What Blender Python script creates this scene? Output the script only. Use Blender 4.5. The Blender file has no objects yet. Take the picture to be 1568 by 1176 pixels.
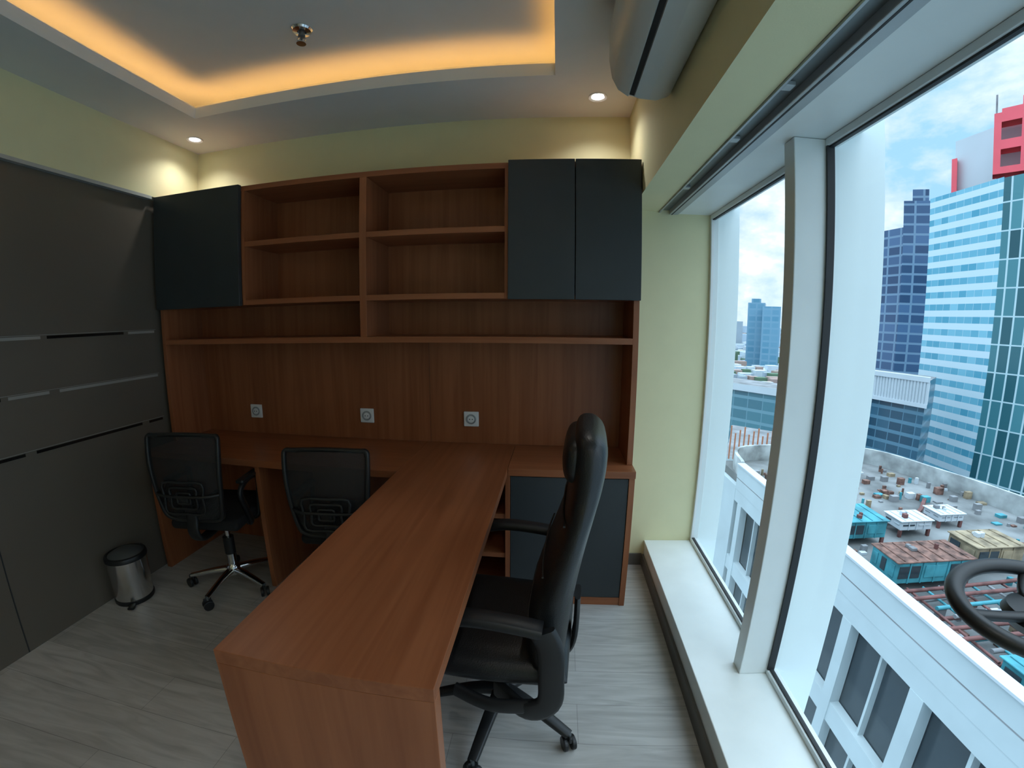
import bpy, bmesh, math, random
from mathutils import Vector, Matrix
random.seed(4)
sc=bpy.context.scene
COL=sc.collection
# ---------------------------------------------------------------- materials
def newmat(name):
    m=bpy.data.materials.new(name);m.use_nodes=True
    nt=m.node_tree;b=nt.nodes['Principled BSDF'];return m,nt,b
def N(nt,t,**k):
    n=nt.nodes.new(t)
    for a,v in k.items(): setattr(n,a,v)
    return n
def plain(name,col,rough=.5,metal=0,var=.06,scale=8,bump=0,spec=.5):
    m,nt,b=newmat(name);L=nt.links
    tc=N(nt,'ShaderNodeTexCoord');no=N(nt,'ShaderNodeTexNoise');no.inputs['Scale'].default_value=scale;no.inputs['Detail'].default_value=4
    L.new(tc.outputs['Object'],no.inputs['Vector'])
    r=N(nt,'ShaderNodeValToRGB')
    r.color_ramp.elements[0].position=.3;r.color_ramp.elements[1].position=.7
    r.color_ramp.elements[0].color=tuple(max(0,c*(1-var)) for c in col)+(1,)
    r.color_ramp.elements[1].color=tuple(min(1,c*(1+var)) for c in col)+(1,)
    L.new(no.outputs['Fac'],r.inputs['Fac']);L.new(r.outputs['Color'],b.inputs['Base Color'])
    b.inputs['Roughness'].default_value=rough;b.inputs['Metallic'].default_value=metal
    b.inputs['Specular IOR Level'].default_value=spec
    if bump:
        n2=N(nt,'ShaderNodeTexNoise');n2.inputs['Scale'].default_value=220;L.new(tc.outputs['Object'],n2.inputs['Vector'])
        bp=N(nt,'ShaderNodeBump');bp.inputs['Strength'].default_value=bump;bp.inputs['Distance'].default_value=.002
        L.new(n2.outputs['Fac'],bp.inputs['Height']);L.new(bp.outputs['Normal'],b.inputs['Normal'])
    return m
def wood(name,axis,c1=(.240,.077,.030),c2=(.330,.117,.049),rough=.36):
    m,nt,b=newmat(name);L=nt.links
    tc=N(nt,'ShaderNodeTexCoord');mp=N(nt,'ShaderNodeMapping')
    s=[30,30,30];s[axis]=1.2;mp.inputs['Scale'].default_value=s
    L.new(tc.outputs['Object'],mp.inputs['Vector'])
    no=N(nt,'ShaderNodeTexNoise');no.inputs['Scale'].default_value=1.0;no.inputs['Detail'].default_value=6;no.inputs['Distortion'].default_value=.6
    L.new(mp.outputs['Vector'],no.inputs['Vector'])
    s2=[5,5,5];s2[axis]=.6
    mp2=N(nt,'ShaderNodeMapping');mp2.inputs['Scale'].default_value=s2;L.new(tc.outputs['Object'],mp2.inputs['Vector'])
    n2=N(nt,'ShaderNodeTexNoise');n2.inputs['Scale'].default_value=1.;n2.inputs['Detail'].default_value=2;n2.inputs['Distortion'].default_value=1.5;L.new(mp2.outputs['Vector'],n2.inputs['Vector'])
    mx=N(nt,'ShaderNodeMath',operation='MULTIPLY_ADD');mx.inputs[1].default_value=.6;L.new(no.outputs['Fac'],mx.inputs[0])
    m2=N(nt,'ShaderNodeMath',operation='MULTIPLY');m2.inputs[1].default_value=.4;L.new(n2.outputs['Fac'],m2.inputs[0]);L.new(m2.outputs[0],mx.inputs[2])
    r=N(nt,'ShaderNodeValToRGB');e=r.color_ramp.elements
    e[0].position=.36;e[0].color=c1+(1,);e[1].position=.6;e[1].color=c2+(1,)
    L.new(mx.outputs[0],r.inputs['Fac']);L.new(r.outputs['Color'],b.inputs['Base Color'])
    b.inputs['Roughness'].default_value=rough;b.inputs['Specular IOR Level'].default_value=.4
    return m
def emis(name,col,st):
    m,nt,b=newmat(name);b.inputs['Base Color'].default_value=col+(1,);b.inputs['Emission Color'].default_value=col+(1,);b.inputs['Emission Strength'].default_value=st;return m
def facade(name,frame,gA,gB,pz,fz,pu,fu,rough=.22):
    m,nt,b=newmat(name);L=nt.links
    uv=N(nt,'ShaderNodeUVMap');sp=N(nt,'ShaderNodeSeparateXYZ');L.new(uv.outputs[0],sp.inputs[0])
    def M(op,a,bb=None):
        n=N(nt,'ShaderNodeMath',operation=op)
        for i,x in enumerate((a,bb)):
            if x is None: continue
            if isinstance(x,(int,float)): n.inputs[i].default_value=x
            else: L.new(x,n.inputs[i])
        return n.outputs[0]
    u=M('DIVIDE',sp.outputs[0],pu);v=M('DIVIDE',sp.outputs[1],pz)
    wv=M('GREATER_THAN',M('FRACT',v),fz);wu=M('GREATER_THAN',M('FRACT',u),fu)
    win=M('MULTIPLY',wv,wu)
    cb=N(nt,'ShaderNodeCombineXYZ');L.new(M('FLOOR',u),cb.inputs[0]);L.new(M('FLOOR',v),cb.inputs[1])
    wn=N(nt,'ShaderNodeTexWhiteNoise',noise_dimensions='2D');L.new(cb.outputs[0],wn.inputs['Vector'])
    mg=N(nt,'ShaderNodeMixRGB');L.new(wn.outputs['Value'],mg.inputs[0]);mg.inputs[1].default_value=gA+(1,);mg.inputs[2].default_value=gB+(1,)
    mm=N(nt,'ShaderNodeMixRGB');L.new(win,mm.inputs[0]);mm.inputs[1].default_value=frame+(1,);L.new(mg.outputs[0],mm.inputs[2])
    L.new(mm.outputs[0],b.inputs['Base Color']);b.inputs['Roughness'].default_value=rough
    return m
WX=wood('cherry_wood_x',0);WY=wood('cherry_wood_y',1);WZ=wood('cherry_wood_z',2)
DOOR=plain('charcoal_laminate',(.030,.037,.041),.5,var=.04)
WALL=plain('yellow_paint',(.75,.73,.46),.7,var=.02,bump=.1)
CEIL=plain('white_ceiling_paint',(.70,.74,.75),.8,var=.015)
WHITE=plain('white_frame_paint',(.78,.84,.84),.4,var=.02)
FIN=plain('pale_cladding',(.84,.94,.95),.4,var=.02,scale=2)
SILL=plain('sill_solid_surface',(.80,.85,.83),.35,var=.03)
GREYM=plain('grey_metal',(.17,.19,.20),.4,.6)
LGREY=plain('light_metal_rail',(.42,.46,.48),.4,.3)
DARK=plain('dark_gasket',(.02,.022,.024),.6)
BLK=plain('black_plastic',(.012,.013,.014),.42)
LEATH=plain('black_leather',(.011,.012,.013),.38,bump=.35)
FAB=plain('black_fabric',(.010,.010,.011),.85)
CHROME=plain('chrome',(.75,.76,.78),.12,1,var=.01)
STEEL=plain('brushed_steel',(.66,.66,.67),.2,1,var=.03)
BASEB=plain('grey_baseboard',(.12,.115,.105),.5)
ACW=plain('ac_white_plastic',(.60,.65,.65),.4,var=.01)
PLW=plain('white_outlet_plastic',(.78,.80,.80),.35,var=.01)
PLG=plain('outlet_grey',(.35,.37,.38),.4,var=.01)
def frosted():
    m,nt,b=newmat('frosted_dark_glass');L=nt.links
    tc=N(nt,'ShaderNodeTexCoord');no=N(nt,'ShaderNodeTexNoise');no.inputs['Scale'].default_value=.8;L.new(tc.outputs['Object'],no.inputs['Vector'])
    r=N(nt,'ShaderNodeValToRGB');r.color_ramp.elements[0].color=(.100,.088,.073,1);r.color_ramp.elements[1].color=(.155,.132,.105,1)
    L.new(no.outputs['Fac'],r.inputs['Fac']);L.new(r.outputs['Color'],b.inputs['Base Color']);b.inputs['Roughness'].default_value=.27
    return m
FROST=frosted()
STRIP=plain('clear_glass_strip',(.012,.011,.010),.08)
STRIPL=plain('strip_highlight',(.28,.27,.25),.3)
def mesh_fabric():
    m,nt,b=newmat('chair_mesh_fabric');L=nt.links
    b.inputs['Base Color'].default_value=(.012,.012,.013,1);b.inputs['Roughness'].default_value=.7
    tr=N(nt,'ShaderNodeBsdfTransparent');mx=N(nt,'ShaderNodeMixShader')
    tc=N(nt,'ShaderNodeTexCoord');ck=N(nt,'ShaderNodeTexChecker');ck.inputs['Scale'].default_value=420;L.new(tc.outputs['Object'],ck.inputs['Vector'])
    mu=N(nt,'ShaderNodeMath',operation='MULTIPLY');mu.inputs[1].default_value=.2;L.new(ck.outputs['Fac'],mu.inputs[0])
    L.new(mu.outputs[0],mx.inputs[0]);L.new(b.outputs[0],mx.inputs[1]);L.new(tr.outputs[0],mx.inputs[2])
    L.new(mx.outputs[0],nt.nodes['Material Output'].inputs[0]);return m
MESHF=mesh_fabric()
def glass():
    m,nt,b=newmat('window_glass');L=nt.links
    tr=N(nt,'ShaderNodeBsdfTransparent');tr.inputs[0].default_value=(.95,.99,.995,1)
    gl=N(nt,'ShaderNodeBsdfGlossy');gl.inputs['Roughness'].default_value=.02
    lw=N(nt,'ShaderNodeLayerWeight');lw.inputs['Blend'].default_value=.5
    pw=N(nt,'ShaderNodeMath',operation='POWER');pw.inputs[1].default_value=5;L.new(lw.outputs['Facing'],pw.inputs[0])
    ma=N(nt,'ShaderNodeMath',operation='MULTIPLY_ADD');ma.inputs[1].default_value=.3;ma.inputs[2].default_value=.02;L.new(pw.outputs[0],ma.inputs[0])
    mx=N(nt,'ShaderNodeMixShader');L.new(ma.outputs[0],mx.inputs[0]);L.new(tr.outputs[0],mx.inputs[1]);L.new(gl.outputs[0],mx.inputs[2])
    L.new(mx.outputs[0],nt.nodes['Material Output'].inputs[0]);nt.nodes.remove(b);return m
GLASS=glass()
def floormat():
    m,nt,b=newmat('grey_oak_planks');L=nt.links
    tc=N(nt,'ShaderNodeTexCoord');br=N(nt,'ShaderNodeTexBrick')
    br.inputs['Scale'].default_value=1;br.inputs['Brick Width'].default_value=1.22;br.inputs['Row Height'].default_value=.18
    br.inputs['Mortar Size'].default_value=.0010;br.inputs['Mortar Smooth'].default_value=.2
    br.inputs['Color1'].default_value=(.44,.43,.405,1);br.inputs['Color2'].default_value=(.51,.50,.475,1);br.inputs['Mortar'].default_value=(.26,.25,.235,1)
    br.offset=.37
    L.new(tc.outputs['Object'],br.inputs['Vector'])
    mp=N(nt,'ShaderNodeMapping');mp.inputs['Scale'].default_value=(2.0,20,1);L.new(tc.outputs['Object'],mp.inputs['Vector'])
    no=N(nt,'ShaderNodeTexNoise');no.inputs['Scale'].default_value=1.2;no.inputs['Detail'].default_value=7;no.inputs['Distortion'].default_value=1.4;L.new(mp.outputs[0],no.inputs['Vector'])
    r=N(nt,'ShaderNodeValToRGB');r.color_ramp.elements[0].position=.30;r.color_ramp.elements[0].color=(.72,.71,.70,1);r.color_ramp.elements[1].position=.64;r.color_ramp.elements[1].color=(1.02,1.02,1.02,1)
    L.new(no.outputs['Fac'],r.inputs['Fac'])
    mx=N(nt,'ShaderNodeMixRGB',blend_type='MULTIPLY');mx.inputs[0].default_value=1;L.new(br.outputs['Color'],mx.inputs[1]);L.new(r.outputs['Color'],mx.inputs[2])
    L.new(mx.outputs[0],b.inputs['Base Color']);b.inputs['Roughness'].default_value=.36;b.inputs['Specular IOR Level'].default_value=.45
    return m
FLOOR=floormat()
# ---------------------------------------------------------------- helpers
def link(name,me,mat=None,parent=None,smooth=False):
    o=bpy.data.objects.new(name,me);COL.objects.link(o)
    if mat is not None and not me.materials: me.materials.append(mat)
    if parent: o.parent=parent
    if smooth:
        for p in me.polygons: p.use_smooth=True
    return o
def empty(name,loc=(0,0,0),rz=0):
    e=bpy.data.objects.new(name,None);COL.objects.link(e);e.location=loc;e.rotation_euler=(0,0,rz);e.empty_display_size=.1;return e
def boxdata(bm,x0,x1,y0,y1,z0,z1,mi=0):
    vs=[bm.verts.new((x,y,z)) for x in (x0,x1) for y in (y0,y1) for z in (z0,z1)]
    for f in ((0,1,3,2),(4,6,7,5),(0,4,5,1),(2,3,7,6),(0,2,6,4),(1,5,7,3)):
        fc=bm.faces.new([vs[i] for i in f]);fc.material_index=mi
def box(name,x0,x1,y0,y1,z0,z1,mat,parent=None,bev=0,seg=2):
    x0,x1=sorted((x0,x1));y0,y1=sorted((y0,y1));z0,z1=sorted((z0,z1))
    bm=bmesh.new();boxdata(bm,x0,x1,y0,y1,z0,z1);bmesh.ops.recalc_face_normals(bm,faces=bm.faces)
    me=bpy.data.meshes.new(name);bm.to_mesh(me);bm.free()
    o=link(name,me,mat,parent)
    if bev:
        b=o.modifiers.new('b','BEVEL');b.width=bev;b.segments=seg;b.limit_method='ANGLE'
        if seg>2:
            for p in me.polygons:p.use_smooth=True
    return o
def multibox(name,boxes,mats,parent=None,bev=0):
    bm=bmesh.new()
    for b in boxes: boxdata(bm,*b[:6],mi=(b[6] if len(b)>6 else 0))
    bmesh.ops.recalc_face_normals(bm,faces=bm.faces)
    me=bpy.data.meshes.new(name);bm.to_mesh(me);bm.free()
    for m in mats: me.materials.append(m)
    o=link(name,me,None,parent)
    if bev: b=o.modifiers.new('b','BEVEL');b.width=bev;b.segments=2;b.limit_method='ANGLE'
    return o
def lathe(name,prof,mat,parent=None,loc=(0,0,0),seg=40,axis='Z'):
    bm=bmesh.new();rings=[]
    for r,z in prof:
        rings.append([bm.verts.new((max(r,1e-5)*math.cos(2*math.pi*i/seg),max(r,1e-5)*math.sin(2*math.pi*i/seg),z)) for i in range(seg)])
    for a,b in zip(rings,rings[1:]):
        for i in range(seg):
            bm.faces.new((a[i],a[(i+1)%seg],b[(i+1)%seg],b[i]))
    bmesh.ops.remove_doubles(bm,verts=bm.verts,dist=2e-5)
    if axis=='Y': bmesh.ops.rotate(bm,verts=bm.verts,cent=(0,0,0),matrix=Matrix.Rotation(math.pi/2,3,'X'))
    if axis=='X': bmesh.ops.rotate(bm,verts=bm.verts,cent=(0,0,0),matrix=Matrix.Rotation(math.pi/2,3,'Y'))
    bmesh.ops.translate(bm,verts=bm.verts,vec=loc)
    bmesh.ops.recalc_face_normals(bm,faces=bm.faces)
    me=bpy.data.meshes.new(name);bm.to_mesh(me);bm.free()
    o=link(name,me,mat,parent,True)
    e=o.modifiers.new('e','EDGE_SPLIT');e.split_angle=math.radians(40)
    return o
def cat(pts,n=6,closed=False):
    P=[Vector(p) for p in pts];out=[];m=len(P)
    rng=range(m) if closed else range(m-1)
    for i in rng:
        if closed: p0,p1,p2,p3=P[i-1],P[i],P[(i+1)%m],P[(i+2)%m]
        else: p0,p1,p2,p3=P[max(i-1,0)],P[i],P[i+1],P[min(i+2,m-1)]
        for k in range(n):
            t=k/n;out.append(.5*((2*p1)+(p2-p0)*t+(2*p0-5*p1+4*p2-p3)*t*t+(3*p1-p0-3*p2+p3)*t**3))
    if not closed: out.append(P[-1])
    return out
def sweep(name,pts,w,h,mat,parent=None,up=(0,0,1),closed=False,n=6,seg=12,taper=None,e=.6):
    path=cat(pts,n,closed);up=Vector(up);bm=bmesh.new();rings=[];m=len(path)
    for i,p in enumerate(path):
        if closed: t=path[(i+1)%m]-path[i-1]
        else: t=path[min(i+1,m-1)]-path[max(i-1,0)]
        t.normalize();s=t.cross(up)
        if s.length<1e-3: s=t.cross(Vector((0,1,0)))
        s.normalize();u=s.cross(t).normalized()
        k=1 if taper is None else taper[0]+(taper[1]-taper[0])*i/(m-1)
        ring=[]
        for j in range(seg):
            a=2*math.pi*j/seg;c,sn=math.cos(a),math.sin(a)
            x=math.copysign(abs(c)**e,c)*w/2*k;y=math.copysign(abs(sn)**e,sn)*h/2*k
            ring.append(bm.verts.new(p+s*x+u*y))
        rings.append(ring)
    R=rings+([rings[0]] if closed else [])
    for a,b in zip(R,R[1:]):
        for j in range(seg): bm.faces.new((a[j],a[(j+1)%seg],b[(j+1)%seg],b[j]))
    if not closed:
        bm.faces.new(rings[0]);bm.faces.new(rings[-1])
    bmesh.ops.recalc_face_normals(bm,faces=bm.faces)
    me=bpy.data.meshes.new(name);bm.to_mesh(me);bm.free()
    o=link(name,me,mat,parent,True);ee=o.modifiers.new('e','EDGE_SPLIT');ee.split_angle=math.radians(55);return o
def loft(name,secs,mat,parent=None,seg=28,e=.55,n=5):
    P=cat([(a,b,0) for a,b,_,_ in secs],n);W=cat([(c,d,0) for _,_,c,d in secs],n)
    bm=bmesh.new();rings=[]
    for p,w in zip(P,W):
        ring=[]
        for j in range(seg):
            a=2*math.pi*j/seg;c,s=math.cos(a),math.sin(a)
            ring.append(bm.verts.new((math.copysign(abs(c)**e,c)*w[0]/2,p[0]+math.copysign(abs(s)**.8,s)*w[1]/2,p[1])))
        rings.append(ring)
    for a,b in zip(rings,rings[1:]):
        for j in range(seg): bm.faces.new((a[j],a[(j+1)%seg],b[(j+1)%seg],b[j]))
    bm.faces.new(rings[0]);bm.faces.new(rings[-1]);bmesh.ops.recalc_face_normals(bm,faces=bm.faces)
    me=bpy.data.meshes.new(name);bm.to_mesh(me);bm.free()
    return link(name,me,mat,parent,True)
# ---------------------------------------------------------------- room
ZC=2.58;YB=-4.3;XG=3.167;XBM=2.715;SX=2.88;SZ=.164;ZH=2.05
W=2.708
box('floor',-.08,SX+.01,YB,.0,-.12,0,FLOOR)
box('wall_back',-.15,XG+.01,0,.15,-.12,2.9,WALL)
box('wall_left',-.16,0,YB,0,2.215,2.9,WALL)
box('wall_rear',-.16,XG,YB-.15,YB,-.12,2.9,WALL)
gp=empty('glass_partition')
box('panel',-.06,-.03,YB,-.001,0,2.2,FROST,gp)
box('top_rail',-.07,.004,YB,-.37,2.198,2.216,LGREY,gp)
box('backing',-.16,-.06,YB,0,-.12,2.2,DARK,gp)
box('joint',-.0305,-.0290,-1.345,-1.340,0,2.2,DARK,gp)
for z in (1.425,1.165,.90):
    y=-.36
    while y>YB+.1:
        L_=random.choice((.10,.18,.3,.42,.6));g=random.choice((.0,.03,.05))
        y1=max(y-L_,YB+.05)
        t=random.choice((0,0,.004))
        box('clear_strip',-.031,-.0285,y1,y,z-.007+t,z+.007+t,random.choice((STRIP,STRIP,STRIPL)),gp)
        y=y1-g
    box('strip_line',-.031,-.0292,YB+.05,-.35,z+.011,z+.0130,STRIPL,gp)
# ceiling with cove
OX0,OX1,OY0,OY1=.39,2.31,-.44,-3.7
UZ=2.745;ZW=ZC+.0125
multibox('ceiling',[
 (-.16,OX0,YB,0,ZC,ZC+.012),(OX1,XBM+.05,YB,0,ZC,ZC+.012),(OX0,OX1,OY0,0,ZC,ZC+.012),(OX0,OX1,YB,OY1,ZC,ZC+.012),
 (OX0-.014,OX0+.0004,OY1,OY0,ZC-.0003,ZC+.06),(OX1-.0004,OX1+.014,OY1,OY0,ZC-.0003,ZC+.06),(OX0-.014,OX1+.014,OY0-.0004,OY0+.014,ZC-.0003,ZC+.06),(OX0-.014,OX1+.014,OY1-.014,OY1+.0004,ZC-.0003,ZC+.06),
 (OX0-.2,OX1+.2,OY1-.2,OY0+.2,UZ,UZ+.05),
 (OX0-.2,OX0-.16,OY1-.2,OY0+.2,ZW,UZ),(OX1+.16,OX1+.2,OY1-.2,OY0+.2,ZW,UZ),(OX0-.2,OX1+.2,OY0+.16,OY0+.2,ZW,UZ),(OX0-.2,OX1+.2,OY1-.2,OY1-.16,ZW,UZ)],[CEIL])
LED=emis('led_amber',(1.0,.49,.13),5.6)
cl=empty('cove_light')
zz=ZC+.022
box('led_back',OX0-.05,OX1+.05,OY0+.04,OY0+.055,zz,zz+.012,LED,cl)
box('led_front',OX0-.05,OX1+.05,OY1-.055,OY1-.04,zz,zz+.012,LED,cl)
box('led_left',OX0-.055,OX0-.04,OY1-.03,OY0+.03,zz,zz+.012,LED,cl)
box('led_right',OX1+.04,OX1+.055,OY1-.03,OY0+.03,zz,zz+.012,LED,cl)
# beam + header
box('trim_beam',XBM,2.868,YB,0,ZH+.005,2.9,WALL)
box('trim_header_upper',2.868,XG+.12,YB,0,ZH+.03,2.9,WHITE)
bt=empty('blind_track')
box('channel_back',2.869,2.93,YB,-.002,ZH+.012,ZH+.029,GREYM,bt)
box('channel_lip',2.869,2.876,YB,-.002,ZH-.003,ZH+.012,LGREY,bt)
box('rail',2.925,2.975,YB,-.002,ZH-.012,ZH+.029,LGREY,bt,.003)
box('rail_slot',2.936,2.942,YB,-.003,ZH-.013,ZH-.011,DARK,bt)
for y in (-.45,-1.0,-1.35,-2.2): box('clip',2.878,2.905,y-.015,y+.015,ZH+.0,ZH+.012,LGREY,bt,.002)
box('trim_window_head',2.976,XG+.03,YB,0,ZH-.006,ZH+.03,WHITE)
# sill
sl=empty('window_sill')
box('sill_top',SX-.004,XG+.02,YB,-.0005,SZ-.025,SZ,SILL,sl,.003)
box('sill_face',SX,SX+.02,YB,-.0005,0,SZ-.025,SILL,sl)
box('sill_core',SX+.02,XG+.03,YB,-.0005,-3,SZ-.025,WHITE,sl)
box('baseboard_right',SX-.012,SX-.0005,YB,-.012,0,.075,BASEB)
box('baseboard_back',W+.002,SX-.013,-.012,-.0005,0,.075,BASEB)
# windows
w1=empty('window_1')
box('glass',XG,XG+.008,-1.02,-.03,SZ+.02,ZH-.03,GLASS,w1)
w2=empty('window_2')
box('glass',XG,XG+.008,YB,-1.09,SZ+.02,ZH-.03,GLASS,w2)
def frame(p,y0,y1):
    box('bottom_rail',XG-.012,XG+.03,y0,y1,SZ+.0005,SZ+.022,WHITE,p,.002)
    box('top_rail',XG-.012,XG+.03,y0,y1,ZH-.03,ZH-.007,WHITE,p,.002)
    box('gasket_b',XG-.004,XG+.01,y0,y1,SZ+.022,SZ+.028,DARK,p)
    box('gasket_t',XG-.004,XG+.01,y0,y1,ZH-.036,ZH-.03,DARK,p)
frame(w1,-1.02,-.02);frame(w2,YB,-1.085)
box('side_rail',XG-.012,XG+.03,-.022,-.001,SZ+.001,ZH-.007,WHITE,w1,.002)
box('gasket_s',XG-.012,XG+.014,-1.095,-1.088,SZ+.022,ZH-.03,DARK,w2)
box('gasket_s2',XG-.012,XG+.014,-1.019,-1.013,SZ+.022,ZH-.03,DARK,w1)
box('trim_mullion',3.05,XG+.02,-1.085,-1.02,SZ+.0005,ZH-.007,WHITE,None,.003)
box('trim_exterior_fin',XG+.02,3.365,-1.085,-1.02,-3,6,FIN)
box('trim_exterior_fin.001',XG+.012,3.315,-.02,.3,-3,6,FIN)
# black round handle bracketed to the glass
wh=empty('window_handle',(3.015,-1.95,1.08))
sweep('ring',[(.12*math.sin(a),.085*math.cos(a),.018*math.cos(a)) for a in [i*math.pi/6 for i in range(12)]],.026,.022,BLK,wh,closed=True,n=5,e=1)
lathe('hub',[(0,-.035),(.045,-.035),(.055,-.02),(.05,-.008),(0,-.004)],BLK,wh,(.02,0,0),seg=28)
for a in (.5,2.6,4.7): sweep('spoke',[(.02,.0,-.015),(.06*math.sin(a),.05*math.cos(a),-.008),(.117*math.sin(a),.083*math.cos(a),.016*math.cos(a))],.016,.012,BLK,wh)
sweep('bracket',[(0,0,-.03),(.08,.0,-.05),(.145,0,-.05)],.03,.02,BLK,wh)
lathe('suction_cup',[(0,.135),(.03,.135),(.045,.151),(0,.151)],BLK,wh,(0,0,-.05),axis='X',seg=28)
# ---------------------------------------------------------------- hutch (upper cabinet)
Yb=-.33;Yd=-.357;ZT=2.207;ZB_=1.555;X1=.623;X3=2.088;X4=2.401;S3=1.358;DT=.75
h=empty('wall_cabinet')
t=.028
box('side_left',.001,t,Yb,-.001,DT+.001,ZT,WZ,h,.001)
box('side_right',W-t,W,Yb,-.001,DT+.001,ZT,WZ,h,.001)
box('top',t,W-t,Yb,-.001,ZT-t,ZT,WX,h,.001)
box('back',t,W-t,-.02,-.001,DT+.001,ZT-t,WZ,h)
box('back_joint',1.6045,1.6055,-.0206,-.019,DT+.002,S3-.015,DARK,h)
box('shelf_low',t,W-t,Yb,-.02,S3-.015,S3+.015,WX,h,.001)
box('divider',1.334,1.371,Yb,-.02,S3+.015,ZT-t,WZ,h,.001)
box('bay_side_l',X1-.002,X1+.018,Yb,-.02,ZB_,ZT-t,WZ,h)
box('bay_side_r',X3-.018,X3+.002,Yb,-.02,ZB_,ZT-t,WZ,h)
for a,b in ((X1+.018,1.334),(1.371,X3-.018)):
    box('shelf_mid',a,b,Yb+.003,-.02,1.887-.014,1.887+.014,WX,h,.001)
    box('shelf_bay',a,b,Yb+.001,-.02,ZB_,ZB_+.028,WX,h,.001)
box('box_bottom_l',t,X1,Yb,-.02,ZB_,ZB_+.02,WX,h)
box('box_bottom_r',X3,W-t,Yb,-.02,ZB_,ZB_+.02,WX,h)
box('door_left',.0,X1-.002,Yd,Yb-.002,ZB_-.004,ZT+.004,DOOR,h,.002)
box('door_mid',X3,X4-.002,Yd,Yb-.002,ZB_-.004,ZT+.004,DOOR,h,.002)
box('door_right',X4+.002,W+.001,Yd,Yb-.002,ZB_-.004,ZT+.004,DOOR,h,.002)
# outlets
for i,x in enumerate((.428,1.213,1.846)):
    o=empty('power_outlet');
    box('plate',x-.043,x+.043,-.031,-.0205,.852,.938,PLW,o,.004)
    lathe('socket_ring',[(.029,0),(.029,.003),(.025,.004),(.022,.001),(.022,-.001),(0,-.001)],PLG,o,(x,-.0325,.895),axis='Y',seg=32)
    lathe('socket_core',[(.0,.0055),(.019,.005),(.020,0)],PLW,o,(x,-.032,.895),axis='Y',seg=32)
    for dx in (-.008,.008): lathe('pin_hole',[(0,.0065),(.003,.0065),(.003,.004)],DARK,o,(x+dx,-.032,.895),axis='Y',seg=10)
# ---------------------------------------------------------------- desk
d=empty('office_desk');TK=.036;PX0,PX1,PL=1.583,2.097,1.763
box('top_left',.0,PX0-.0012,-.54,-.001,DT-TK,DT,WX,d,.0015)
box('top_peninsula',PX0,PX1,-PL,-.001,DT-TK,DT,WY,d,.0015)
box('top_right',PX1+.0012,W+.002,-.43,-.001,DT-TK,DT,WX,d,.0015)
box('peninsula_leg',PX0,PX1,-PL+.0005,-PL+.04,0,DT-TK-.0005,WZ,d,.0015)
box('panel_left',.001,.034,-.535,-.001,0,DT-TK,WZ,d,.001)
box('panel_mid',.776,.804,-.535,-.02,0,DT-TK,WZ,d,.001)
box('panel_inner',PX0+.01,PX0+.04,-.535,-.02,0,DT-TK,WZ,d,.001)
box('back_panel',.034,PX1,-.02,-.001,0,DT-TK,WZ,d)
box('cubby_side',1.80,1.825,-.42,-.02,0,DT-TK,WZ,d)
box('cubby_side2',PX1-.012,PX1+.012,-.42,-.02,0,DT-TK,WZ,d,.001)
for z in (.05,.27,.49): box('cubby_shelf',1.825,PX1-.012,-.41,-.02,z-.013,z+.013,WX,d,.001)
box('cab_side',W-.028,W,-.425,-.001,0,DT-TK,WZ,d,.001)
box('cab_bottom',PX1+.012,W-.028,-.42,-.02,.0,.045,WX,d,.001)
box('cab_back',PX1+.012,W-.028,-.05,-.001,.045,DT-TK,DOOR,d)
box('cab_door_l',PX1+.014,X4-.001,-.42,-.402,.047,DT-TK-.006,DOOR,d,.0015)
box('cab_door_r',X4+.002,W-.030,-.42,-.402,.047,DT-TK-.006,DOOR,d,.0015)
# ---------------------------------------------------------------- chairs
def caster(p,x,y,parent_name='caster'):
    a=math.atan2(y,x)+.9
    bm=bmesh.new()
    for s in (-1,1):
        r=bmesh.ops.create_cone(bm,cap_ends=True,segments=24,radius1=.027,radius2=.027,depth=.016)
        bmesh.ops.rotate(bm,verts=r['verts'],cent=(0,0,0),matrix=Matrix.Rotation(math.pi/2,3,'Y'))
        bmesh.ops.translate(bm,verts=r['verts'],vec=(s*.015,0,0))
    boxdata(bm,-.006,.006,-.02,.02,.015,.04)
    bmesh.ops.recalc_face_normals(bm,faces=bm.faces)
    bmesh.ops.rotate(bm,verts=bm.verts,cent=(0,0,0),matrix=Matrix.Rotation(a,3,'Z'))
    bmesh.ops.translate(bm,verts=bm.verts,vec=(x,y,.0275))
    me=bpy.data.meshes.new('caster');bm.to_mesh(me);bm.free();o=link('caster',me,BLK,p)
    b=o.modifiers.new('b','BEVEL');b.width=.004;b.segments=2;b.limit_method='ANGLE'
    return o
def star(p,r,mat,a0,hubz=.10,wid=.045,seatz=.4):
    for i in range(5):
        a=a0+i*2*math.pi/5;c,s=math.cos(a),math.sin(a)
        sweep('leg',[(.02*c,.02*s,hubz),(.45*r*c,.45*r*s,hubz-.008),(r*c,r*s,.068)],wid,.034,mat,p,taper=(1,.62))
        caster(p,r*c,r*s)
        lathe('stem',[(0,.05),(.008,.05),(.008,.075),(0,.075)],GREYM,p,(r*c,r*s,0),seg=12)
    lathe('hub',[(0,.07),(.036,.07),(.040,.09),(.038,.12),(.03,.13),(0,.13)],mat,p)
    lathe('gas_lift',[(.025,.12),(.025,.24),(.014,.245),(.014,seatz)],BLK if mat is BLK else CHROME,p,seg=24)
    lathe('lift_cover',[(.03,.2),(.03,.3),(0,.3)],BLK,p,seg=24)
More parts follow.
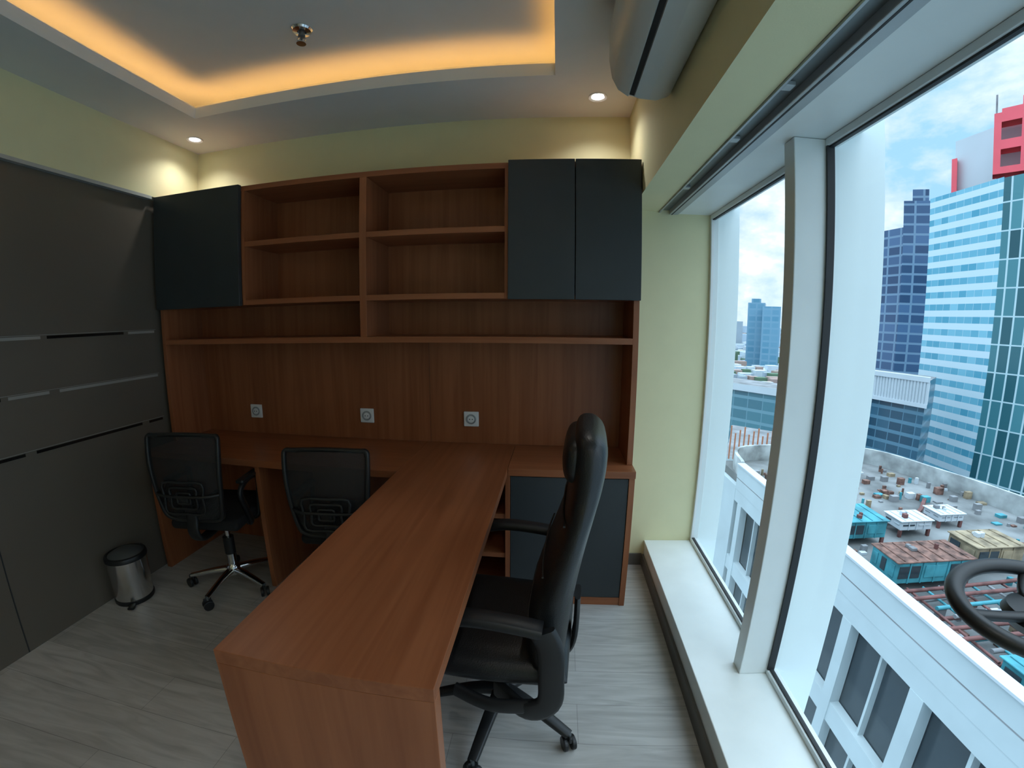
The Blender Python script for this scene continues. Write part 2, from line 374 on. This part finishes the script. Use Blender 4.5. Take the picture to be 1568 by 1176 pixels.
def task_chair(loc,rz,sn=0,zs=1):
    p=empty('task_chair' ,loc,rz);p.scale=(1,1,zs)
    star(p,.25,CHROME,math.radians(sn),seatz=.42)
    box('mechanism',-.09,.09,-.12,.10,.395,.425,BLK,p,.01)
    box('seat',-.195,.195,-.20,.25,.425,.485,FAB,p,.028,5)
    def yb(z): return -.225-.05*math.sin((z-.45)/.5*math.pi)*.6-(z-.45)*.06
    zt=.945;zb=.52;q=.88
    loop=[(-.155*q,yb(zb),zb),(0,yb(zb),zb-.01),(.155*q,yb(zb),zb),(.19*q,yb(.6),.60),(.212*q,yb(.78),.78),(.218*q,yb(.90),.905),(.210*q,yb(zt),.942),(.17*q,yb(zt),zt),(0,yb(zt),zt+.004),(-.17*q,yb(zt),zt),(-.210*q,yb(zt),.942),(-.218*q,yb(.90),.905),(-.212*q,yb(.78),.78),(-.19*q,yb(.6),.60)]
    sweep('back_frame',loop,.020,.026,BLK,p,up=(0,1,0),closed=True,n=5)
    bm=bmesh.new();nz,nx=14,10;g=[]
    for i in range(nz+1):
        z=zb+(zt-zb)*i/nz;hw=(.155+.055*min(1,(z-zb)/.2))*q
        if z>.92: hw-=.01
        g.append([bm.verts.new((hw*(2*j/nx-1),yb(z)-.03*(1-(2*j/nx-1)**2)*.8,z)) for j in range(nx+1)])
    for i in range(nz):
        for j in range(nx): bm.faces.new((g[i][j],g[i][j+1],g[i+1][j+1],g[i+1][j]))
    me=bpy.data.meshes.new('back_mesh');bm.to_mesh(me);bm.free();link('back_mesh',me,MESHF,p,True)
    for k in (.10,.066,.033):
        z0=.65;y=yb(z0)-.04
        sweep('lumbar_frame',[(-k,y,z0-k*.75),(0,y,z0-k*.78),(k,y,z0-k*.75),(k*1.03,y,z0),(k*1.05,y,z0+k*.75),(0,y,z0+k*.78),(-k*1.05,y,z0+k*.75),(-k*1.03,y,z0)],.012,.012,BLK,p,up=(0,1,0),closed=True,n=3)
    sweep('back_spine',[(0,-.05,.405),(0,-.22,.40),(0,-.275,.46),(0,yb(.55)-.02,.55),(0,yb(.66)-.045,.66)],.06,.022,BLK,p,up=(0,1,.2))
    sweep('lumbar_bar',[(-.17,yb(.66),.66),(-.1,yb(.66)-.04,.66),(.1,yb(.66)-.04,.66),(.17,yb(.66),.66)],.02,.014,BLK,p)
    for sx in (-1,1):
        x=.208*sx
        sweep('arm_loop',[(.17*sx,-.05,.42),(x-.01*sx,-.06,.43),(x,-.11,.52),(x,-.15,.62),(x,-.09,.665),(x,.01,.668),(x,.045,.64),(x,.03,.54),(x-.01*sx,.02,.44),(.17*sx,.01,.42)],.034,.022,BLK,p,up=(sx,0,0))
        box('arm_pad',x-.022,x+.022,-.15,.045,.668,.69,BLK,p,.01,4)
    return p
task_chair((.553,-.565,0),math.radians(10),-24)
task_chair((1.30,-.50,0),math.radians(8),30,.955)
def exec_chair(loc,rz):
    p=empty('executive_chair',loc,rz)
    star(p,.29,BLK,math.radians(27),hubz=.12,wid=.058,seatz=.36)
    box('mechanism',-.12,.12,-.16,.14,.325,.365,BLK,p,.012)
    bm=bmesh.new()
    nx,ny=22,22
    def prof(u,v): return max(0,1-abs(u)**5)**.45*max(0,1-abs(v)**5)**.45
    def top(u,v): return .42+.065*prof(u,v)-.010*math.cos(u*math.pi/2)*(1-v*v)
    def bot(u,v): return .42-.06*prof(u,v)
    for fn in (top,bot):
        g=[[bm.verts.new((.255*u*(1-.05*(v<0)*abs(v)),.02+.26*v-(.02*v*v if v>0 else 0)*abs(u)**2,fn(u,v))) for u in [math.sin(math.pi/2*(2*i/nx-1)) for i in range(nx+1)]] for v in [math.sin(math.pi/2*(2*j/ny-1)) for j in range(ny+1)]]
        for i in range(ny):
            for j in range(nx): bm.faces.new((g[i][j],g[i][j+1],g[i+1][j+1],g[i+1][j]))
    bmesh.ops.remove_doubles(bm,verts=bm.verts,dist=.0008);bmesh.ops.recalc_face_normals(bm,faces=bm.faces)
    me=bpy.data.meshes.new('seat_cushion');bm.to_mesh(me);bm.free();link('seat_cushion',me,LEATH,p,True)
    loft('backrest',[(-.165,.37,.34,.05),(-.17,.40,.44,.10),(-.165,.50,.49,.13),(-.175,.62,.50,.13),(-.20,.74,.50,.110),(-.228,.85,.49,.092),(-.25,.94,.465,.088),(-.262,1.0,.43,.092),(-.268,1.07,.41,.100),(-.268,1.125,.38,.092),(-.262,1.15,.32,.065),(-.26,1.16,.22,.03)],LEATH,p)
    loft('headrest_pad',[(-.225,1.005,.22,.02),(-.225,1.03,.32,.06),(-.225,1.075,.34,.070),(-.228,1.12,.31,.056),(-.234,1.135,.2,.02)],LEATH,p)
    for z,y in ((.60,-.108),(.76,-.147),(.92,-.200)):
        sweep('seam',[(-.21,y-.008,z),(-.1,y+.001,z),(.1,y+.001,z),(.21,y-.008,z)],.006,.006,BLK,p)
    sweep('back_bracket',[(0,-.08,.345),(0,-.2,.34),(0,-.25,.40),(0,-.255,.58)],.09,.02,BLK,p,up=(0,1,.2))
    for sx in (-1,1):
        x=.29*sx
        sweep('arm_pad',[(x,.10,.650),(x,.03,.662),(x,-.08,.657),(x,-.165,.645)],.062,.034,BLK,p)
        sweep('arm_support',[(x,-.165,.64),(x,-.19,.58),(x,-.195,.48),(x,-.19,.38),(x-.01*sx,-.12,.335),(.2*sx,-.02,.33)],.075,.026,BLK,p,up=(sx,0,0))
        sweep('arm_base',[(x-.005*sx,-.16,.36),(x-.01*sx,-.02,.335),(x-.04*sx,.10,.345)],.05,.022,BLK,p,up=(sx,0,0))
    return p
exec_chair((2.155,-1.13,0),math.radians(90-4))
# ---------------------------------------------------------------- trash bin
tb=empty('trash_bin',(.078,-.845,0),math.radians(10))
lathe('body',[(0,.012),(.095,.012),(.097,.03),(.102,.25),(.100,.252)],STEEL,tb)
lathe('base_ring',[(0,0),(.098,0),(.101,.006),(.101,.022),(.096,.026)],BLK,tb)
lathe('rim',[(.100,.245),(.106,.248),(.107,.262),(.103,.272),(.094,.276),(.088,.270)],BLK,tb)
lathe('lid',[(0,.290),(.03,.289),(.07,.282),(.09,.270),(.09,.262)],GREYM,tb)
sweep('pedal',[(.05,-.075,.012),(.065,-.105,.012),(.07,-.125,.010)],.035,.012,BLK,tb)
box('hinge',-.02,.02,.095,.112,.235,.27,BLK,tb,.004)
# ---------------------------------------------------------------- AC
ac=empty('air_conditioner')
prof=[(2.712,2.25),(2.712,2.545),(2.555,2.552),(2.522,2.535),(2.510,2.49),(2.506,2.38),(2.514,2.315),(2.534,2.275),(2.565,2.25),(2.60,2.238),(2.66,2.232)]
def extr(name,prof,y0,y1,mat,parent,bev=0):
    bm=bmesh.new();a=[bm.verts.new((x,y0,z)) for x,z in prof];b=[bm.verts.new((x,y1,z)) for x,z in prof];n=len(prof)
    for i in range(n): bm.faces.new((a[i],a[(i+1)%n],b[(i+1)%n],b[i]))
    bm.faces.new(a);bm.faces.new(b);bmesh.ops.recalc_face_normals(bm,faces=bm.faces)
    me=bpy.data.meshes.new(name);bm.to_mesh(me);bm.free();o=link(name,me,mat,parent,True)
    if bev:
        m=o.modifiers.new('b','BEVEL');m.width=bev;m.segments=3;m.limit_method='ANGLE';m.angle_limit=math.radians(50)
    else:
        m=o.modifiers.new('e','EDGE_SPLIT');m.split_angle=math.radians(40)
    return o
extr('housing',prof,-.875,-1.71,ACW,ac,.014)
extr('front_panel',[(2.508,2.50),(2.504,2.49),(2.500,2.38),(2.509,2.313),(2.529,2.270),(2.563,2.2445),(2.566,2.2475),(2.534,2.2745),(2.514,2.316),(2.507,2.38)],-.885,-1.70,ACW,ac)
extr('outlet_slot',[(2.5665,2.251),(2.566,2.2455),(2.581,2.2405),(2.583,2.2465)],-.90,-1.66,DARK,ac)
extr('louver',[(2.584,2.245),(2.583,2.2375),(2.632,2.228),(2.634,2.2365)],-.90,-1.66,ACW,ac)
# ---------------------------------------------------------------- ceiling fittings
LAMP=emis('downlight_glow',(1,.97,.92),9)
for x,y,en in ((2.52,-.23,6),(.17,-.21,6.5),(.17,-4.05,12),(2.52,-4.05,12),(2.52,-2.6,8)):  # first two are room fittings; last three unseen, added to brighten the interior
    o=empty('downlight_or_fill')
    lathe('trim_ring',[(.030,ZC+.01),(.034,ZC-.002),(.046,ZC-.006),(.048,ZC-.0005)],PLW,o,(x,y,0),seg=32)
    lathe('lamp',[(0,ZC-.001),(.030,ZC-.001)],LAMP,o,(x,y,0),seg=32)
    l=bpy.data.lights.new('lamp_beam','SPOT');l.energy=en;l.spot_size=math.radians(130);l.spot_blend=.9;l.shadow_soft_size=.03;l.color=(1,.98,.93)
    lo=bpy.data.objects.new('lamp_beam',l);COL.objects.link(lo);lo.location=(x,y,ZC-.015);lo.parent=o
sp=empty('fire_sprinkler',(1.225,-.727,UZ))
lathe('escutcheon',[(0,-.002),(.043,-.002),(.046,-.006),(.040,-.014),(.020,-.018),(.018,-.012)],CHROME,sp)
lathe('stem',[(.012,-.01),(.012,-.03),(.016,-.032),(.016,-.038),(.006,-.04),(.004,-.062),(0,-.062)],GREYM,sp,seg=20)
for s in (-1,1): sweep('yoke',[(.012*s,0,-.036),(.020*s,0,-.05),(.012*s,0,-.064),(0,0,-.068)],.005,.005,CHROME,sp,up=(0,1,0),seg=8)
lathe('deflector',[(0,-.068),(.021,-.068),(.021,-.071),(0,-.071)],CHROME,sp,seg=16)
# ---------------------------------------------------------------- exterior
C=Vector((2.3131,-2.4175,1.4554))
GZ=-58
def pol(az,D): a=math.radians(az);return (C.x+D*math.sin(a),C.y+D*math.cos(a))
def prism(name,foot,z0,z1,mat,parent=None,roof=None):
    bm=bmesh.new();uvl=bm.loops.layers.uv.new('UVMap');n=len(foot)
    a=[bm.verts.new((x,y,z0)) for x,y in foot];b=[bm.verts.new((x,y,z1)) for x,y in foot];u=0
    for i in range(n):
        j=(i+1)%n;Ln=math.dist(foot[i],foot[j]);f=bm.faces.new((a[i],a[j],b[j],b[i]))
        for lp,uv in zip(f.loops,((u,z0),(u+Ln,z0),(u+Ln,z1),(u,z1))): lp[uvl].uv=(uv[0]+500,uv[1]+500)
        u+=Ln
    f=bm.faces.new(b);f.material_index=1;bmesh.ops.recalc_face_normals(bm,faces=bm.faces)
    me=bpy.data.meshes.new(name);bm.to_mesh(me);bm.free();me.materials.append(mat);me.materials.append(roof or CONC)
    return link(name,me,None,parent)
CONC=plain('concrete_roof',(.20,.21,.22),.9,var=.35,scale=.35)
WCON=plain('white_facade_paint',(.44,.52,.54),.7,var=.06,scale=.4)
RED=plain('red_signage',(.80,.10,.13),.5,scale=.2)
WBLD=plain('white_building',(.50,.56,.60),.6,scale=.1)
F1=facade('striped_tower_glass',(.54,.68,.74),(.07,.31,.43),(.20,.48,.60),3.2,.5,2.2,.03)
F2=facade('green_glass_tower',(.46,.62,.66),(.015,.08,.10),(.07,.24,.28),6.4,.05,2.3,.16)
F3=facade('navy_tower_glass',(.16,.26,.37),(.025,.06,.13),(.07,.14,.26),4,.22,6,.14)
F4=facade('office_glass',(.09,.20,.28),(.018,.06,.10),(.035,.11,.17),2.6,.3,3,.06)
F5=facade('teal_glass',(.13,.27,.33),(.035,.12,.17),(.06,.19,.24),3,.25,4,.05)
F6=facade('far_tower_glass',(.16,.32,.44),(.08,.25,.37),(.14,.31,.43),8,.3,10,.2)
def zt(D,el): return C.z+D*math.tan(math.radians(el))
t1=empty('office_tower')
prism('striped_block',[pol(42.5,150),pol(48.5,136),pol(49.5,185),pol(44.5,195)],GZ,zt(143,14.0),F1,t1)
prism('dark_block',[pol(48.5,136),pol(60,128),pol(60,180),pol(49.5,185)],GZ,zt(136,14.6),F2,t1)
prism('penthouse',[pol(44.6,152),pol(47.8,146),pol(48,170),pol(45,172)],zt(143,14.0),zt(150,18.7),WBLD,t1)
prism('penthouse_red',[pol(44.3,150),pol(44.75,149.5),pol(44.9,160),pol(44.5,161)],zt(143,14),zt(150,16.9),RED,t1)
for a0,a1,e0,e1 in ((47.6,48.15,14.8,20),(49.6,50.2,14.8,21),(48.15,49.6,19.2,20.3),(48.15,49.6,16.9,17.7),(48.15,49.6,14.8,15.4),(50.2,54,15,20.5)):
    prism('sign_bar',[pol(a0,138),pol(a1,138),pol(a1,142),pol(a0,142)],zt(140,e0),zt(140,e1),RED,t1,RED)
prism('sign_backing',[pol(47.9,142.5),pol(50,142.5),pol(50,146),pol(48,146)],zt(140,14.6),zt(140,19.5),WBLD,t1)
prism('antenna',[pol(47.7,150),pol(47.85,150),pol(47.85,150.5),pol(47.7,150.5)],zt(150,18),zt(150,21.8),CONC,t1)
t2=empty('navy_tower')
prism('low_block',[pol(37.9,230),pol(40.3,222),pol(41,262),pol(39,270)],GZ,zt(226,10.6),F3,t2)
prism('high_block',[pol(40.1,220),pol(42.9,224),pol(43,262),pol(40.6,262)],GZ,zt(222,13.3),F3,t2)
prism('crown',[pol(40.9,225),pol(42.4,227),pol(42.4,240),pol(41,240)],zt(222,13.3),zt(226,14.4),F3,t2)
t3=empty('fin_office_building')
prism('body',[pol(34,128),pol(43.5,116),pol(44.2,132),pol(34.5,144)],GZ,zt(120,-5),F4,t3)
fb=[]
x0,y0=pol(34,127.6);x1,y1=pol(43.5,115.6)
for i in range(34):
    k=i/33;x=x0+(x1-x0)*k;y=y0+(y1-y0)*k;fb.append((x-.18,x+.18,y-.5,y+.1,zt(120,-7.2),zt(120,-5)))
multibox('fins',fb,[WBLD],t3)
prism('cornice',[pol(33.9,127),pol(43.7,115),pol(43.7,117),pol(33.9,129)],zt(120,-5),zt(120,-4.5),WBLD,t3,WBLD)
prism('belt',[pol(33.9,127),pol(43.7,115),pol(43.7,117),pol(33.9,129)],zt(120,-7.6),zt(120,-7.2),WBLD,t3,WBLD)
t4=empty('teal_office_building')
prism('body',[pol(18,125),pol(30,112),pol(31,122),pol(19,135)],GZ,zt(118,-8),F5,t4)
prism('roof_band',[pol(17.9,124.5),pol(30.1,111.5),pol(31,122),pol(19,135)],zt(118,-8),zt(118,-7.2),WBLD,t4)
sc1=[]
for i in range(14):
    x,y=pol(22.4+i*.55,72);sc1.append((x-.09,x+.09,y-.09,y+.09,zt(72,-16.4),zt(72,-12.8+.5*math.sin(i*2.1))))
SC=plain('orange_formwork',(.40,.15,.08),.7)
cb_=empty('construction_building')
multibox('formwork_poles',sc1,[SC],cb_)
prism('block',[pol(22.5,74),pol(31,70),pol(31,95),pol(23,98)],GZ,zt(72,-16.5),WCON,cb_)
t5=empty('distant_tower')
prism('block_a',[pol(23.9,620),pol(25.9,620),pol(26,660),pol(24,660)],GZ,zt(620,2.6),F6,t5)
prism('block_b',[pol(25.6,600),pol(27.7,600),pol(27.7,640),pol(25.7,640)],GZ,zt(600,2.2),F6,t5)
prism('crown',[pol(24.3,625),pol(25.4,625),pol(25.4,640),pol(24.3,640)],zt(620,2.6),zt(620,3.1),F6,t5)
GR=plain('hazy_ground',(.24,.29,.31),.95,var=.3,scale=.02)  # distance haze is mixed into the grey-blue base colour
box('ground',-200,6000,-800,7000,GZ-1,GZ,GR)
CM=[plain('roof_white',(.50,.58,.64),.8,scale=.1),plain('roof_grey',(.31,.38,.44),.8,scale=.1),plain('roof_terracotta',(.34,.24,.21),.8,scale=.1),plain('tree_green',(.08,.15,.09),.9,scale=.2),plain('haze_blue_block',(.38,.49,.59),.8,scale=.1)]  # pale city tones have the distance haze painted in
bx=[]
for i in range(12000):
    D=170*(3800/170)**(random.random()**.75);az=random.uniform(8,62)
    if D<330 and az>33: continue
    if 560<D<690 and 22.5<az<29: continue
    x,y=pol(az,D)
    s_=random.uniform(.4,1.2)*(3+D*.005);hh=random.choice((4,6,8,10,14))*(1+D/3500.)
    bx.append((x-s_,x+s_,y-s_*.8,y+s_*.8,GZ,GZ+hh,random.choice((0,0,0,1,1,2,3))))
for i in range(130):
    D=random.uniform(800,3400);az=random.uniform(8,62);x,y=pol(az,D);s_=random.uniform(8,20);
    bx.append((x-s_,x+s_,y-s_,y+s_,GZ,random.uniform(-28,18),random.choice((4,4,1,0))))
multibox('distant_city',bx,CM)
# neighbouring building
nb=empty('neighbouring_building')
FY=C.y
def nbx(name,x0,x1,y0,y1,z0,z1,m): return box(name,C.x+x0,C.x+x1,FY+y0,FY+y1,C.z+z0,C.z+z1,m,nb)
DG=plain('dark_office_window',(.03,.045,.055),.15)
ROOF=plain('weathered_roof',(.15,.16,.16),.9,var=.6,scale=.3)
nbx('roof',16.6,38,-12,41,-14,-13.3,ROOF)
nbx('parapet',16.2,16.7,-12,36,-14.2,-12,WCON)
nbx('parapet_cap',16.1,16.8,-12,36,-12.02,-11.9,WBLD)
nbx('spandrel_top',16.22,16.8,-12,36,-15.3,-14.1,WCON)
nbx('groove_line',16.19,16.21,-12,36,-13.22,-13.16,CONC)
nbx('dark_glazing',16.85,17,-12,36,-60,-15.3,DG)
fc=[]
y=-12.4
while y<36:
    fc.append((C.x+16.2,C.x+16.8,FY+y,FY+y+.8,C.z-60,C.z-15.3))
    fc.append((C.x+16.5,C.x+16.86,FY+y+2.95,FY+y+3.1,C.z-60,C.z-15.3));y+=5.2
z=-20.6
while z>-60:
    fc.append((C.x+16.25,C.x+16.8,FY-12,FY+36,C.z+z-1.3,C.z+z));z-=6.2
multibox('facade_grid',fc,[WCON],nb)
nbx('end_wall',16.2,38,36,41,-60,-14,WCON)
PW=plain('weathered_parapet',(.33,.36,.36),.9,var=.5,scale=.6)
pts=[(16.6,36,0),(19,41,0),(31,40.5,0),(34.5,33,0),(36,25,0),(37,12,0),(37.5,-10,0)]
o=sweep('far_parapet',[(C.x+a,FY+b,C.z-12.6) for a,b,_ in pts],.35,1.7,PW,nb,n=6,e=.3)
# rooftop equipment
TEAL=plain('teal_cabinet',(.045,.25,.30),.7,var=.35,scale=1.2)
RUST=plain('rusty_panel',(.15,.08,.062),.85,var=.75,scale=2.2)
TAN=plain('tan_tank',(.25,.20,.13),.8,var=.5,scale=1.5)
PIPE=plain('dark_red_pipe',(.13,.05,.045),.7,var=.4,scale=2)
def rb(p,n,x0,x1,y0,y1,z0,z1,m): return box(n,C.x+x0,C.x+x1,FY+y0,FY+y1,C.z+z0,C.z+z1,m,p,.03)
def chiller(x,y,w,dp,hh,top,side,nf=3):
    p=empty('rooftop_chiller');zb=-13.3
    rb(p,'casing',x,x+w,y,y+dp,zb+.5,zb+hh,side);rb(p,'top',x-.1,x+w+.1,y-.1,y+dp+.1,zb+hh,zb+hh+.08,top)
    for a in (x,x+w-.2):
        for b in (y,y+dp-.2): rb(p,'foot',a,a+.2,b,b+.2,zb,zb+.5,PIPE)
    for i in range(nf):
        rb(p,'grille',x+w*i/nf+.15,x+w*(i+1)/nf-.15,y-.04,y,zb+.8,zb+hh-.2,DG if i%2==0 else side)
        rb(p,'side_grille',x-.04,x,y+dp*i/nf+.15,y+dp*(i+1)/nf-.15,zb+.8,zb+hh-.2,DG if i%2 else side)
    for i in range(1,nf*2): rb(p,'rib',x+w*i/(nf*2)-.04,x+w*i/(nf*2)+.04,y-.06,y,zb+.5,zb+hh,side)
    for i in range(nf*2):
        rb(p,'roof_seam',x+w*(i+.5)/(nf*2)-.03,x+w*(i+.5)/(nf*2)+.03,y,y+dp,zb+hh+.08,zb+hh+.13,top)
    for i in range(3):
        a=x+random.uniform(.3,w-.7);b=y+random.uniform(.2,dp-.6);s_=random.uniform(.15,.35)
        rb(p,'vent_box',a,a+s_,b,b+s_,zb+hh+.08,zb+hh+random.uniform(.2,.4),random.choice((CONC,WBLD,PIPE)))
    return p
chiller(18.2,23.6,3.0,2.6,1.6,TEAL,TEAL,2)
chiller(17.9,18.6,4.7,2.0,1.7,RUST,TEAL,3)
chiller(23.9,19.6,3.2,2.0,1.7,TAN,TAN,2)
chiller(17.4,10.4,2.2,1.8,1.4,TEAL,TEAL,2)
chiller(29,13.5,3.0,2.4,1.4,TEAL,TEAL,2)
chiller(23,24.4,2.4,1.6,1.1,WBLD,WBLD,2)
chiller(27,25.4,2.0,1.5,1.0,WBLD,WBLD,2)
for i in range(11):
    yy=12.9+i*.48;zz_=-12.9+.25*(i%3)
    sweep('pipe',[(C.x+17.4+(i%2),FY+yy,C.z+zz_),(C.x+20,FY+yy+.1,C.z+zz_),(C.x+23+(i%3),FY+yy+.3,C.z+zz_),(C.x+25+(i%3),FY+yy+.5,C.z+zz_)],.2,.2,(PIPE,CONC,PIPE,TEAL)[i%4],nb,n=5,seg=8,e=1)
for i in range(9):
    xx=18+i*.95
    sweep('riser',[(C.x+xx,FY+12.7,C.z-12.6),(C.x+xx+.2,FY+15,C.z-12.7),(C.x+xx+.3,FY+18.1,C.z-12.75)],.13,.13,(PIPE,TEAL,CONC)[i%3],nb,n=4,seg=8,e=1)
for (ax,ay,bx_,by) in ((22,26.5,30,30),(24,22.5,33,21),(28,18,34,24),(21.5,21.8,27,23.6),(19,30,24,34)):
    sweep('duct',[(C.x+ax,FY+ay,C.z-13.05),(C.x+(ax+bx_)/2,FY+ay+.2,C.z-12.95),(C.x+bx_,FY+by,C.z-13.05)],.3,.3,random.choice((PIPE,CONC,RUST)),nb,n=5,seg=8)
gb=[];zones=((17.5,23.2,18,21.2),(23.4,28,19.1,22.4),(17.8,32,23,28),(17,20.3,10,13),(28.5,33,13,17))
while len(gb)<260:
    x=random.uniform(17.6,35);y=random.uniform(6,38);s_=random.uniform(.06,.36)
    if any(a-s_<x<b+s_ and c-s_<y<dd+s_ for a,b,c,dd in zones): continue
    gb.append((C.x+x-s_,C.x+x+s_,FY+y-s_*.7,FY+y+s_*.7,C.z-13.3,C.z-13.3+random.uniform(.06,.6),random.choice((0,1,1,2,2,3,4))))
multibox('rooftop_clutter',gb,[WBLD,RUST,CONC,TAN,TEAL],nb)
# trees by the street
bm=bmesh.new()
for i in range(30):
    x,y=pol(random.uniform(17,21.3),random.uniform(103,112));r=random.uniform(2,3.8)
    q=bmesh.ops.create_icosphere(bm,subdivisions=2,radius=r)
    for v in q['verts']: v.co=v.co*(1+random.uniform(-.2,.2))+Vector((x,y,GZ+r))
me=bpy.data.meshes.new('street_trees');bm.to_mesh(me);bm.free();link('street_trees',me,CM[3])
# ---------------------------------------------------------------- world
w=bpy.data.worlds.new('overcast_sky');sc.world=w;w.use_nodes=True;nt=w.node_tree;L=nt.links;bg=nt.nodes['Background']
tc=N(nt,'ShaderNodeTexCoord');mp=N(nt,'ShaderNodeMapping');mp.inputs['Scale'].default_value=(1,1,1.9);mp.inputs['Location'].default_value=(.3,.1,.2)
L.new(tc.outputs['Generated'],mp.inputs[0]);no=N(nt,'ShaderNodeTexNoise');no.inputs['Scale'].default_value=4.6;no.inputs['Detail'].default_value=8;no.inputs['Roughness'].default_value=.6
L.new(mp.outputs[0],no.inputs['Vector']);r=N(nt,'ShaderNodeValToRGB');e=r.color_ramp.elements
e[0].position=.38;e[0].color=(.17,.29,.42,1);e[1].position=.66;e[1].color=(.58,.59,.60,1)
m_=r.color_ramp.elements.new(.47);m_.color=(.27,.34,.42,1)
m_=r.color_ramp.elements.new(.56);m_.color=(.38,.41,.44,1)
L.new(no.outputs['Fac'],r.inputs['Fac'])
# overcast luminance gradient: brighter toward the zenith
sx=N(nt,'ShaderNodeSeparateXYZ');L.new(tc.outputs['Generated'],sx.inputs[0])
mr=N(nt,'ShaderNodeMapRange');mr.inputs['From Min'].default_value=.42;mr.inputs['From Max'].default_value=1;mr.inputs['To Min'].default_value=1;mr.inputs['To Max'].default_value=4.6
L.new(sx.outputs[2],mr.inputs['Value'])
mu=N(nt,'ShaderNodeMath',operation='MULTIPLY');mu.inputs[1].default_value=2.05;L.new(mr.outputs[0],mu.inputs[0])
L.new(r.outputs['Color'],bg.inputs['Color']);L.new(mu.outputs[0],bg.inputs['Strength'])
# ---------------------------------------------------------------- camera (wide fisheye-type lens)
yaw,pitch,roll=-.0982,-.1467,.0040;f=670.8;ka,kb=-.1230,.0105
cy,sy=math.cos(yaw),math.sin(yaw);cp,sp_=math.cos(pitch),math.sin(pitch)
F=Vector((sy*cp,cy*cp,sp_));R=Vector((cy,-sy,0));U=R.cross(F);cr,sr=math.cos(roll),math.sin(roll)
R2=cr*R+sr*U;U2=-sr*R+cr*U
cd=bpy.data.cameras.new('camera');co=bpy.data.objects.new('camera',cd);COL.objects.link(co);sc.camera=co
co.matrix_world=Matrix(((R2[0],U2[0],-F[0],C[0]),(R2[1],U2[1],-F[1],C[1]),(R2[2],U2[2],-F[2],C[2]),(0,0,0,1)))
cd.clip_start=.02;cd.clip_end=20000
cd.type='PANO';cd.sensor_width=36;cd.sensor_height=27;cd.sensor_fit='HORIZONTAL';g=f*36/1568;cd.lens=g
tg=cd if hasattr(cd,'panorama_type') else cd.cycles
tg.panorama_type='FISHEYE_LENS_POLYNOMIAL';tg.fisheye_fov=math.pi
tg.fisheye_polynomial_k0=0;tg.fisheye_polynomial_k1=-1/g;tg.fisheye_polynomial_k2=0;tg.fisheye_polynomial_k3=-ka/g**3;tg.fisheye_polynomial_k4=-kb/g**4
sc.view_settings.view_transform='Standard';sc.view_settings.look='None'
sc.view_settings.exposure=0.45
